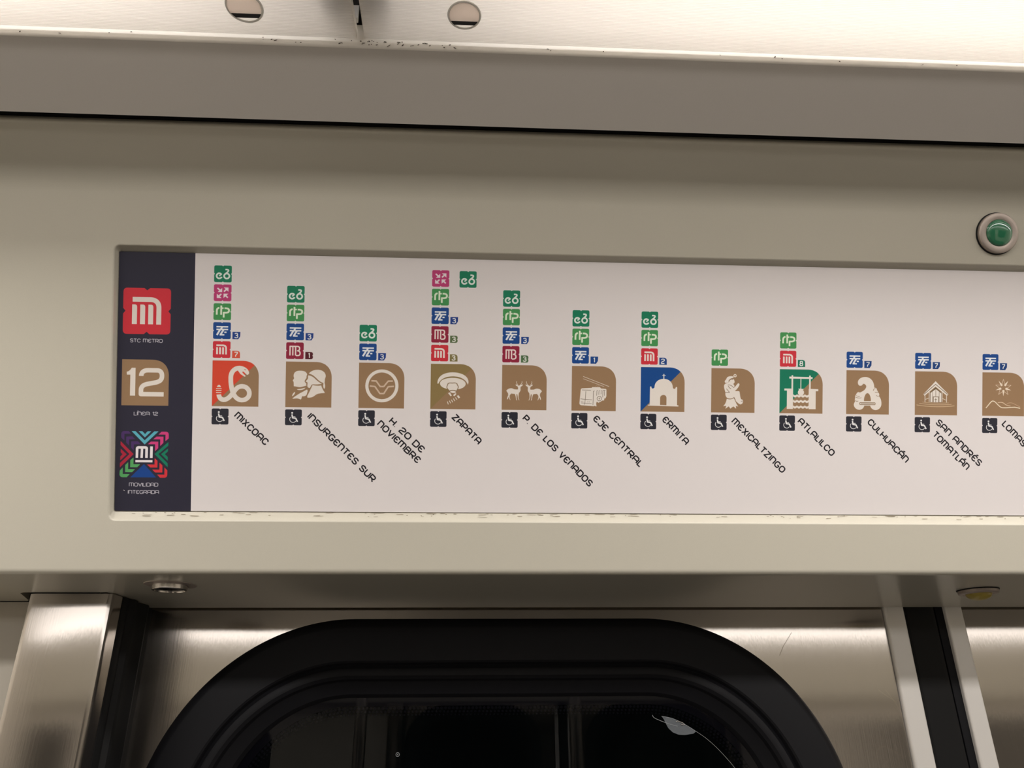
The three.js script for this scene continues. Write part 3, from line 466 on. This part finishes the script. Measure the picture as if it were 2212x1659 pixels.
function paintMap(x0) {
  const c = canvas(2048, Math.round((SW1 - SW0) * 1000 * K)), ctx = c.getContext('2d');
  ctx.fillStyle = WHITE; ctx.fillRect(0, 0, c.width, c.height);
  ctx.scale(K, K); ctx.translate(-x0 * 1000, SW1 * 1000); const Y = (w) => -w;      // millimetres, y down
  ctx.fillStyle = NAVY; ctx.fillRect(-240, -215, 240 - 182.4, 220);
  // header column
  ctx.save(); ctx.translate(-228, Y(185.5)); ctx.scale(0.3045, 0.3025); ctx.fillStyle = BADGE.m[0]; badgeShape(ctx); ctx.fill(); ctx.fillStyle = ctx.strokeStyle = '#e6ddd4'; BADGE.m[2](ctx, (p, lw) => { ctx.lineWidth = lw; ctx.stroke(new Path2D(p)); }); ctx.restore();
  tile(ctx, -228, Y(138.6), null, (fill, line) => { fill('M310,182 C335,178 345,160 355,145 L390,145 L390,403 L343,403 L343,210 L312,210Z'); line('M442,220 C442,182 468,166 505,166 L585,166 C620,166 630,192 630,218 C630,255 610,270 572,279 L492,295 C455,305 442,325 442,352 L442,388 L648,388', 42); }, [267, 68, 425]);
  ctx.save(); ctx.translate(-228, Y(91.8)); ctx.scale(30.5 / 955, 30.3 / 930); ctx.translate(-105, -290);
  for (const [col, ps] of [['#5cb3c4', ['M320,290 L400,290 L585,470 L775,290 L860,290 L585,555Z', 'M460,290 L535,290 L590,345 L640,290 L715,290 L588,415Z']], ['#b3263f', ['M105,490 L370,750 L100,1020 L100,930 L285,750 L105,570Z', 'M110,640 L235,755 L105,880 L105,800 L150,755 L110,715Z']], ['#0f7f60', ['M1060,500 L785,745 L1055,1010 L1055,930 L865,745 L1060,575Z', 'M1055,630 L915,745 L1055,880 L1055,800 L995,745 L1055,690Z']], ['#14458f', ['M580,945 L830,1215 L310,1215Z']],
    ['#d64382', ['M920,295 L1000,295 Q1065,295 1065,360 L1065,430 L1000,485 L1000,355 L860,355Z', 'M820,395 L960,395 L960,520 L895,585 L895,450 L755,450Z', 'M710,495 L858,495 L858,625 L795,690 L795,550 L650,550Z']], ['#4c3168', ['M115,355 Q115,290 180,290 L265,290 L310,342 L180,345 L180,480 L115,420Z', 'M215,400 L340,395 L395,450 L275,455 L275,580 L215,520Z', 'M315,495 L450,490 L510,550 L370,555 L370,680 L315,620Z']],
    ['#57a863', ['M100,1080 L160,1015 L160,1150 L300,1150 L240,1215 L160,1215 Q95,1210 95,1150Z', 'M205,970 L265,910 L265,1050 L405,1050 L345,1112 L205,1112Z', 'M305,870 L370,815 L370,952 L505,952 L445,1012 L305,1012Z']], ['#d8363f', ['M990,1010 L1050,1070 L1050,1150 Q1050,1220 985,1220 L905,1220 L845,1155 L990,1155Z', 'M890,915 L950,970 L950,1115 L805,1115 L745,1055 L890,1055Z', 'M790,825 L850,880 L850,1015 L705,1015 L640,955 L790,955Z']],
    ['#efe9ea', ['M410,825 L410,640 Q415,588 470,588 L600,588 Q655,590 655,640 L652,825 L600,825 L600,640 L560,640 L555,825 L505,825 L510,640 L465,640 L460,825Z', 'M697,590 L752,590 L750,825 L695,825Z', 'M407,865 L748,865 L748,913 L407,913Z']]]) { ctx.fillStyle = col; for (const p of ps) ctx.fill(new Path2D(p)); }
  ctx.restore();
  for (const [s, x, w, x1] of [['STC METRO', -223.3, 149.8, -202.3], ['LÍNEA 12', -220, 102.1, -204.4], ['MOVILIDAD', -222.2, 55.8, -203.5], ['INTEGRADA', -222.8, 51.0, -202.9]]) { ctx.save(); ctx.translate(x + 0.2, Y(w + 0.12)); glyphs(ctx, s, 2.15, 0.42, 0.2, '#bdbac2', x1 - x - 0.4); ctx.restore(); }
  ctx.strokeStyle = '#dcd8d4'; ctx.lineWidth = 0.35; ctx.beginPath(); ctx.moveTo(-225.6, Y(53.5)); ctx.lineTo(-224.8, Y(52.9)); ctx.stroke();
  for (const s of STATIONS) {
    tile(ctx, s.x, Y(138.75), s.second, s.draw, s.f);
    s.col.forEach(([kind, shape, color, digit], i) => { const top = 151.5 + 12.45 * i; badge(ctx, kind, s.x, Y(top)); if (digit) number(ctx, shape, color, digit, s.x + 12.5, Y(top - 6.2)); });
    if (s.extra) badge(ctx, s.extra[0], s.extra[1], Y(s.extra[2]));
    badge(ctx, 'wc', s.x, Y(107.2), 10.85, 10.4);
    for (const [str, x0t, w0, x1t, w1] of s.text) {
      ctx.save(); ctx.translate(x0t, Y(w0)); ctx.rotate(Math.atan2(w0 - w1, x1t - x0t)); ctx.translate(0.3, -0.3);
      glyphs(ctx, str, 3.72, 0.82, 0.31, INK, Math.hypot(x1t - x0t, w0 - w1) - 0.6); ctx.restore();
    }
  }
  return canvasTex(c);
}
const printed = (x0) => P({ map: paintMap(x0), roughness: 0.34 });
const plainSheet = P({ color: new THREE.Color(WHITE), roughness: 0.34 });
const map = group('route_map');
tag(map, 'long white metro route map strip with a navy end panel and station pictograms', 'route map');
map.applyMatrix4(faceMatrix(0, 0, -DEEP));
{
  const m1 = printed(S1[0]), m2 = printed(S2[0]), T = 0.0009;
  const quad = (x0, x1, s) => { const g = box(x0, x1, SW0, SW1, 0, T); const uv = g.attributes.uv, p = g.attributes.position; for (let i = 0; i < uv.count; i++) uv.setXY(i, (p.getX(i) - s[0]) / (s[1] - s[0]), (p.getY(i) - SW0) / (SW1 - SW0)); g.clearGroups(); return g; };
  add('title_panel', quad(SX0, -0.1824, S1), m1, map).userData.label = 'navy panel with red metro emblem, number 12 and mobility emblem';
  const parts = [quad(-0.1824, S1[1], S1), quad(S1[1], S2[1], S2), quad(S2[1], SX1, S2)];
  const sheet = mergeGeometries(parts, true);
  add('station_sheet', sheet, [m1, m2, plainSheet], map);
}
// crumbs of old sealant along the foot of the map
{
  const list = []; for (let i = 0; i < 110; i++) {
    const x = SX0 + 0.003 + 0.62 * rnd(), t = rnd(), w = 0.0392 - 0.0022 * t * t, d = -0.0042 + 0.0022 * t * t;
    const g = new THREE.IcosahedronGeometry(1, 0); const lx = 0.0006 + 0.0040 * rnd() ** 2.5; g.scale(lx, 0.0001 + 0.00014 * rnd(), 0.0001); g.rotateZ((rnd() - 0.5) * 0.12); g.applyMatrix4(faceMatrix(x, w, d)); list.push(g);
  }
  const m = add('sealant_crumbs', merge(list), P({ color: new THREE.Color(0.36, 0.31, 0.23), roughness: 0.9 }), header); m.userData.kind = 'stuff'; m.userData.label = 'brown flecks of old sealant under the route map';
}

// ---------------------------------------------------------------- indicator lamps
function indicator(name, lens, label, lensLabel, rise) {            // axis +z out of the surface
  const g = group(name);
  const pt = (a) => a.map(([x, y]) => new THREE.Vector2(x, y));
  const lathe = (a) => { const q = new THREE.LatheGeometry(pt(a), 64); q.rotateX(Math.PI / 2); return toCreasedNormals(q.toNonIndexed(), 0.6); };
  add('bezel', lathe([[0.0139, -0.001], [0.0139, 0.0026], [0.0135, 0.0031], [0.0131, 0.0033], [0.0097, 0.0034], [0.0092, 0.0031], [0.0092, 0.001]]), M.ring, g);
  add('gasket', lathe([[0.0146, -0.001], [0.0146, 0.0006], [0.0138, 0.0008]]), M.rubber2, g);
  const dome = [[0.0091, 0.002], [0.0091, 0.0034]]; for (let i = 0; i <= 14; i++) { const a = i / 14 * Math.PI / 2; dome.push([0.0088 * Math.cos(a), 0.0036 + rise * Math.sin(a)]); } dome[dome.length - 1][0] = 0;
  add('lens', lathe(dome), lens, g).userData.label = lensLabel;
  return tag(g, label, 'indicator lamp');
}
{
  const g = indicator('indicator_lamp', M.green, 'round green indicator lamp in a steel ring above the route map', 'domed green lens', 0.0022);
  g.applyMatrix4(faceMatrix(0.3592, 0.2342, 0));
}
{
  const g = indicator('indicator_lamp', M.yellow, 'round yellow indicator lamp in a steel ring on the underside beside the door edges', 'domed yellow lens', 0.0042); g.name = 'indicator_lamp_001';
  const p = onY(2112, 1274, SOFFIT); g.position.set(p.x, SOFFIT, p.z); g.rotation.x = Math.PI / 2;
}
{
  const p = onY(368, 1263, SOFFIT), g = group('door_sensor'); g.position.set(p.x, SOFFIT, p.z); g.rotation.x = Math.PI / 2;
  const lathe = (a) => { const q = new THREE.LatheGeometry(a.map(([x, y]) => new THREE.Vector2(x, y)), 56); q.rotateX(Math.PI / 2); return toCreasedNormals(q.toNonIndexed(), 0.6); };
  add('flange', lathe([[0.0175, -0.0004], [0.0172, 0.0004], [0.0125, 0.0009], [0.0118, 0.0008]]), M.ring, g);
  add('collar', lathe([[0.0118, 0], [0.0116, 0.0036], [0.0112, 0.0040], [0.0104, 0.0040], [0.0102, 0.0030]]), M.chrome, g);
  add('lens', lathe([[0.0103, 0.0032], [0.006, 0.0034], [0, 0.0035]]), M.frit, g);
  tag(g, 'small round sensor with a bright metal collar on the underside near the door post', 'sensor');
}

// ---------------------------------------------------------------- the doors
const DY1 = 1.96, DYB = 0.02;
const WIN = [-0.254, 0.309, 0.98, 1.883], WR = 0.16;
const leafMap = (() => {                                       // faint wipe marks and hair scratches on the steel
  const W = 2048, H = 1230, c = canvas(W, H), x = c.getContext('2d'); x.fillStyle = '#e0e0e0'; x.fillRect(0, 0, W, H);
  const px = (u, v) => { const p = onZ(u, v, 0); return [(p.x + 0.3) / 0.67 * W, (1.96 - p.y) / 0.402 * H]; };
  for (let i = 0; i < 900; i++) { const a = rnd() * W, b = rnd() * H, l = 20 + 90 * rnd(); x.strokeStyle = rnd() < 0.5 ? 'rgba(120,105,90,.05)' : 'rgba(255,255,255,.08)'; x.lineWidth = 1; x.beginPath(); x.moveTo(a, b); x.lineTo(a + (rnd() - 0.5) * 3, b + l); x.stroke(); }
  const scratch = (pts, s) => { x.strokeStyle = s; x.lineWidth = 1.1; x.beginPath(); pts.forEach(([u, v], i) => { const q = px(u, v); if (i) x.lineTo(...q); else x.moveTo(...q); }); x.stroke(); };
  scratch([[1710, 1366], [1692, 1396], [1684, 1416]], 'rgba(70,60,50,.5)');
  scratch([[1897, 1490], [1915, 1503], [1938, 1517]], 'rgba(255,252,245,.75)'); scratch([[1913, 1490], [1930, 1512], [1948, 1540]], 'rgba(255,252,245,.7)');
  scratch([[1895, 1648], [1894, 1628], [1896, 1621], [1900, 1615], [1906, 1612.5], [1913, 1613], [1921, 1617], [1930, 1622], [1942, 1629], [1955, 1636]], 'rgba(255,252,245,.9)');
  return canvasTex(c);
})();
const leafSteel = M.steel.clone(); leafSteel.map = leafMap; leafSteel.color.multiplyScalar(1 / 0.745);
leafMap.repeat.set(1 / 0.67, 1 / 0.402); leafMap.offset.set(0.3 / 0.67, -(1.96 - 0.402) / 0.402);
function offsetLoop(e, z, flip) { return rrect(WIN[0] + e, WIN[1] - e, WIN[2] + e, WIN[3] - e, WR - e, 48).map(([x, y]) => [x, y, z]); }
const mirror = (g) => { g.applyMatrix4(new THREE.Matrix4().makeTranslation(0.8, 0, 0).multiply(new THREE.Matrix4().makeScale(-1, 1, 1))); const p = g.index; if (p) { const a = p.array; for (let i = 0; i < a.length; i += 3) { const t = a[i]; a[i] = a[i + 1]; a[i + 1] = t; } } else for (const k of Object.keys(g.attributes)) { const at = g.attributes[k], s = at.itemSize; for (let i = 0; i < at.count; i += 3) for (let q = 0; q < s; q++) { const t = at.array[i * s + q]; at.array[i * s + q] = at.array[(i + 1) * s + q]; at.array[(i + 1) * s + q] = t; } } return g; };
function doorLeaf(name, label, flip) {
  const g = group(name), F = flip ? mirror : (q) => q;
  const x0 = -0.31, x1 = flip ? 0.3653 : 0.3627;
  const panel = new THREE.ExtrudeGeometry(shapeOf([[x0, DYB], [x1, DYB], [x1, DY1], [x0, DY1]], rrect(WIN[0], WIN[1], WIN[2], WIN[3], WR, 48)), { depth: 0.03, bevelEnabled: false });
  panel.translate(0, 0, -0.03);
  add('leaf_panel', F(panel), flip ? M.steel : leafSteel, g);
  const prof = [[-0.001, -0.001], [-0.0006, 0.0032], [0.002, 0.0066], [0.006, 0.0088], [0.0075, 0.0092], [0.033, 0.0102], [0.0345, 0.0092], [0.036, 0.0058], [0.0372, 0.0064], [0.039, 0.0086], [0.0415, 0.0095], [0.0445, 0.0092], [0.047, 0.0072], [0.0485, 0.003], [0.052, 0.0005], [0.058, -0.003], [0.0605, -0.0075], [0.0605, -0.02]];
  add('window_gasket', F(skin(prof.map(([e, z]) => offsetLoop(e, z)), 0.45)), M.rubber, g);
  const glass = new THREE.ShapeGeometry(shapeOf(rrect(WIN[0] + 0.055, WIN[1] - 0.055, WIN[2] + 0.055, WIN[3] - 0.055, WR - 0.055, 48))); glass.translate(0, 0, -0.0085);
  const pane = add('window_glass', F(glass), M.glass, g);
  const band = new THREE.ShapeGeometry(shapeOf(rrect(WIN[0] + 0.057, WIN[1] - 0.057, WIN[2] + 0.057, WIN[3] - 0.057, WR - 0.057, 48), rrect(WIN[0] + 0.067, WIN[1] - 0.067, WIN[2] + 0.067, WIN[3] - 0.067, WR - 0.067, 48))); band.translate(0, 0, -0.0082);
  add('frit_border', F(band), M.frit, pane).userData.label = 'black printed border of the glass';
  const dots = []; const walk = (e, step, r) => { const p = rrect(WIN[0] + e, WIN[1] - e, WIN[2] + e, WIN[3] - e, WR - e, 40); let rest = 0; for (let i = 0; i < p.length; i++) { const a = p[i], b = p[(i + 1) % p.length], d = Math.hypot(b[0] - a[0], b[1] - a[1]); let s = rest; while (s < d) { const t = s / d, x = a[0] + (b[0] - a[0]) * t, y = a[1] + (b[1] - a[1]) * t; if (y > 1.6) { const c = new THREE.CircleGeometry(r, 8); c.translate(x, y, -0.0082); dots.push(c); } s += step; } rest = s - d; } };
  if (!flip) { walk(0.0686, 0.0032, 0.00115); walk(0.0712, 0.0032, 0.0009); walk(0.0736, 0.0032, 0.0006); const dm = add('frit_dots', merge(dots), M.frit, pane); dm.userData.kind = 'stuff'; dm.userData.label = 'rows of black printed dots along the glass edge'; }
  if (!flip) {
    add('edge_bar', rbox(0.3635, 0.3811, DYB, DY1, -0.028, 0.004, 0.0022), M.satin, g).userData.label = 'pale satin edge bar';
    const s = [[0.3811, -0.02], [0.3811, 0.0005], [0.384, 0.0022], [0.405, 0.0022], [0.4095, 0.0005], [0.411, -0.004], [0.411, -0.02]];
    add('edge_rubber', sweepY(s, DYB, DY1), M.rubber2, g).userData.label = 'black rubber meeting edge';
  } else {
    add('edge_bar', rbox(0.4188, 0.4345, DYB, DY1, -0.028, 0.003, 0.0022), M.satin, g).userData.label = 'pale satin edge bar';
    const s = [[0.4114, -0.02], [0.4114, -0.005], [0.4126, -0.0025], [0.4188, -0.0015], [0.4188, -0.02]];
    add('edge_rubber', sweepY(s, DYB, DY1), M.rubber, g).userData.label = 'black rubber meeting edge';
  }
  return struct(g, label);
}
// a plan outline of [x, z] points swept up y
function sweepY(p, y0, y1, crease = 0.5) {
  const pos = [], uv = [];
  const quad = (a, b) => { const q = [[a[0], y0, a[1]], [b[0], y0, b[1]], [b[0], y1, b[1]], [a[0], y1, a[1]]]; for (const k of [0, 1, 2, 0, 2, 3]) { pos.push(...q[k]); uv.push(q[k][0] + q[k][2], q[k][1]); } };
  for (let i = 0; i < p.length; i++) quad(p[i], p[(i + 1) % p.length]);
  const tri = THREE.ShapeUtils.triangulateShape(p.map((c) => new THREE.Vector2(c[0], c[1])), []);
  for (const y of [y0, y1]) for (const t of tri) for (const k of t) { pos.push(p[k][0], y, p[k][1]); uv.push(p[k][0], p[k][1]); }
  const g = new THREE.BufferGeometry(); g.setAttribute('position', new THREE.Float32BufferAttribute(pos, 3)); g.setAttribute('uv', new THREE.Float32BufferAttribute(uv, 2)); g.computeVertexNormals();
  return toCreasedNormals(g, crease);
}
const door1 = doorLeaf('door_1', 'brushed steel sliding door leaf with a black-framed rounded window', false);
const door2 = doorLeaf('door_2', 'brushed steel sliding door leaf beside the pale edge bars', true);

// scrap of clear film and a small mark on the glass
{
  const gz = -0.0080, at = (x, y) => { const p = onZ(1380 + x / 5.027, 1500 + y / 5.027, gz); return [p.x, p.y]; };
  const g = group('film_scrap');
  const out = [[245, 235], [310, 245], [370, 262], [440, 292], [500, 325], [560, 360], [622, 402], [606, 412], [590, 426], [560, 430], [500, 440], [430, 436], [370, 412], [320, 365], [290, 310], [275, 275]].map(([x, y]) => at(x, y));
  const s = new THREE.ExtrudeGeometry(shapeOf(out.reverse()), { depth: 0.0004, bevelEnabled: true, bevelThickness: 0.0001, bevelSize: 0.0001, bevelSegments: 1 }); s.translate(0, 0, gz); add('film', s, M.film, g);
  const tube = (pts, r, name) => { const c = new THREE.CatmullRomCurve3(pts.map(([x, y], i) => { const q = at(x, y); return new THREE.Vector3(q[0], q[1], gz + 0.0005); })); add(name, new THREE.TubeGeometry(c, 40, r, 6), M.filmEdge, g); };
  tube([[145, 225], [160, 250], [215, 278], [270, 300], [340, 325], [420, 345]], 0.00022, 'loose_thread');
  tube([[245, 237], [370, 264], [500, 327], [622, 403], [720, 470], [830, 565], [940, 680], [1040, 799], [1150, 960]], 0.00014, 'film_edge');
  const glint = new THREE.TubeGeometry(new THREE.CatmullRomCurve3([[400, 297], [420, 292], [470, 308], [490, 322], [480, 332], [450, 326]].map(([x, y]) => { const q = at(x, y); return new THREE.Vector3(q[0], q[1], gz + 0.0009); })), 30, 0.00035, 8); add('curl', glint, M.chrome, g);
  tag(g, 'torn scrap of clear protective film curling off the door glass', 'film scrap');
  const p = onZ(859, 1630, gz), t = new THREE.TorusGeometry(0.0014, 0.0002, 6, 24); t.translate(p.x, p.y, gz + 0.0003); const dot = new THREE.CircleGeometry(0.0004, 10); dot.translate(p.x, p.y, gz + 0.0003);
  tag(add('glass_mark', merge([t, dot]), M.filmEdge), 'tiny pale ring mark on the door glass', 'mark');
}

// ---------------------------------------------------------------- door posts and their seals
function doorPost(name, label, flip) {
  const g = group(name), F = flip ? mirror : (q) => q;
  const zf = 0.0865, xl = -0.3226, xr = -0.2648, xc = -0.2606;
  const steel = [[xl, -0.02], [xl + 0.0005, zf - 0.006], [xl + 0.0025, zf - 0.0015], [xl + 0.006, zf], [xr, zf], [xr + 0.0016, zf - 0.0003], [xr + 0.0031, zf - 0.0012], [xc - 0.0003, zf - 0.0026], [xc, zf - 0.0045], [xc, zf - 0.017], [xc - 0.004, zf - 0.017], [xc - 0.004, -0.02]];
  add('post_cover', F(sweepY(steel.slice().reverse(), 0, SOFFIT - 0.0006)), M.steel, g);
  const seal = [[xc - 0.0035, -0.005], [xc - 0.0035, zf - 0.0175], [xc + 0.0004, zf - 0.0175], [xc + 0.0014, zf - 0.024], [xc + 0.0006, 0.058], [xc + 0.0036, 0.054], [xc + 0.0040, 0.050], [xc + 0.001, 0.046], [xc + 0.001, 0.034], [xc + 0.003, 0.026], [xc + 0.0005, 0.018], [xc - 0.004, 0.008], [xc - 0.012, 0.002], [xc - 0.014, -0.005]];
  add('rubber_seal', F(sweepY(seal.slice().reverse(), 0, SOFFIT - 0.0006)), M.rubber2, g).userData.label = 'black ribbed rubber door seal';
  return tag(g, label, 'door post');
}
const post1 = doorPost('door_post', 'brushed steel door post cover with a black rubber seal beside the map end', false);
const post2 = doorPost('door_post', 'brushed steel door post cover beyond the second door leaf', true); post2.name = 'door_post_001';

// ---------------------------------------------------------------- the car around it
const turn = (o) => { o.position.set(0.8, 0, CARW); o.rotation.y = Math.PI; return o; };       // to the opposite side of the car
const WT = SOFFIT - 0.0006, WX0 = XL + 0.15, WX1 = -0.80, WY0 = 0.95, WY1 = 1.8;                // each side has a window on both sides of its doors
const halfWall = (m) => { const b = (a, c, ...q) => m ? box(0.8 - c, 0.8 - a, ...q) : box(a, c, ...q); return [b(XL, -0.318, 0, WY0, -0.06, 0.045), b(XL, -0.318, WY1, WT, -0.06, 0.045), b(XL, WX0, WY0, WY1, -0.06, 0.045), b(WX1, -0.318, WY0, WY1, -0.06, 0.045)]; };
const sideWall = merge([...halfWall(false), ...halfWall(true), box(XL, XR, 1.96, 2.62, -0.12, -0.06)]);
const sideWindow = (n, m, far) => {
  const g = group('window_' + n), F = m ? mirror : (q) => q;
  const ring = (e) => rrect(WX0 - e, WX1 + e, WY0 - e, WY1 + e, 0.06 + e, 10).map(([x, y]) => [x, y]);
  const at = (e, z) => ring(e).map(([x, y]) => [x, y, z]);
  add('window_gasket', F(skin([at(0.02, 0.045), at(0.016, 0.05), at(-0.012, 0.05), at(-0.02, 0.044), at(-0.022, 0.02)], 0.5)), M.rubber, g);
  const p = new THREE.ShapeGeometry(shapeOf(ring(0.01))); p.translate(0, 0, 0.022); add('window_glass', F(p), M.glass, g);
  struct(g, 'dark window with a black frame beside the doors'); if (far) turn(g);
};
sideWindow(1, false); sideWindow(2, true); sideWindow(3, false, true); sideWindow(4, true, true);
struct(add('wall_north', sideWall, M.wall), 'cream wall beside the doors');
struct(turn(add('wall_south', sideWall, M.wall)), 'cream wall on the opposite side of the car');
struct(add('wall_west', box(XL - 0.1, XL, 0, 2.62, -0.12, CARW + 0.12), M.wall), 'cream end wall of the car'); struct(add('wall_east', box(XR, XR + 0.1, 0, 2.62, -0.12, CARW + 0.12), M.wall), 'cream end wall of the car');
struct(add('floor', box(XL - 0.1, XR + 0.1, -0.1, 0, -0.12, CARW + 0.12), M.floor));
struct(add('ceiling', merge([box(XL - 0.1, XR + 0.1, 2.55, 2.65, -0.12, CARW + 0.12), sweepX([[DZ0 + 0.152, DY0 + 0.046], [0.75, 2.36], [0.95, 2.38], [CARW - 0.95, 2.38], [CARW - 0.75, 2.36], [CARW - DZ0 - 0.152, DY0 + 0.046], [CARW - DZ0 - 0.152, DY0 + 0.14], [CARW - 0.75, 2.42], [0.75, 2.42], [DZ0 + 0.152, DY0 + 0.14]], XL, XR, { closed: true, crease: 0.4 })]), M.ceiling));
struct(add('wall_tunnel', box(-4, 4, -0.2, 3, -0.9, -0.8), M.tunnel));
// opposite side: the same panel, cove and lights, and the middle light strip
{
  struct(turn(add('trim_1', header.geometry, M.gel)), 'cream overhead panel of the opposite side');
  struct(turn(add('trim_2', cove.geometry, M.gel2)), 'cove panel of the opposite side');
  const far = group('ceiling_light_002'); add('diffuser', sweepX([[DZ0 + 0.002, DY0 + 0.01], [DZ0 + 0.004, DY0 - 0.022], [DZ0 + 0.016, DY0 - 0.034], [DZ0 + 0.06, DY0 - 0.032], [DZ0 + 0.11, DY0 - 0.012], [DZ0 + 0.15, DY0 + 0.044]], XL, XR), M.panelGlow, far); turn(far);
  tag(far, 'long glowing light diffuser over the opposite doors', 'ceiling light');
  const mid = add('ceiling_light_003', rbox(-2.1, 2.9, 2.37, 2.395, 1.3, 1.5, 0.004), M.panelGlow); tag(mid, 'long glowing light strip in the middle of the ceiling', 'ceiling light');
  // the opposite doors and posts, and two grab poles, mirrored in the door glass and the steel
  for (const [k, o] of [door1, door2].entries()) { const c = turn(o.clone()); c.name = 'door_' + (3 + k); c.userData = { kind: 'structure', label: k ? 'second steel door leaf of the opposite side' : 'first steel door leaf of the opposite side' }; scene.add(c); }
  for (const [k, o] of [post1, post2].entries()) { const c = turn(o.clone()); c.name = 'door_post_00' + (2 + k); tag(c, k ? 'steel door post of the opposite side near the navy map panel' : 'steel door post of the opposite side beyond the second leaf', 'door post'); scene.add(c); }
  for (const [i, x, z] of [[0, 0.285, 1.5], [1, -0.30, 1.7]]) { const p = new THREE.CylinderGeometry(0.017, 0.017, 2.36, 24); p.translate(0, 1.18, 0); const o = add('grab_pole' + (i ? '_001' : ''), p, M.chrome); o.position.set(x, 0, z); tag(o, i ? 'steel grab pole in the aisle towards the door post' : 'steel grab pole in the middle of the aisle', 'pole'); }
}
renderer.render(scene, camera);
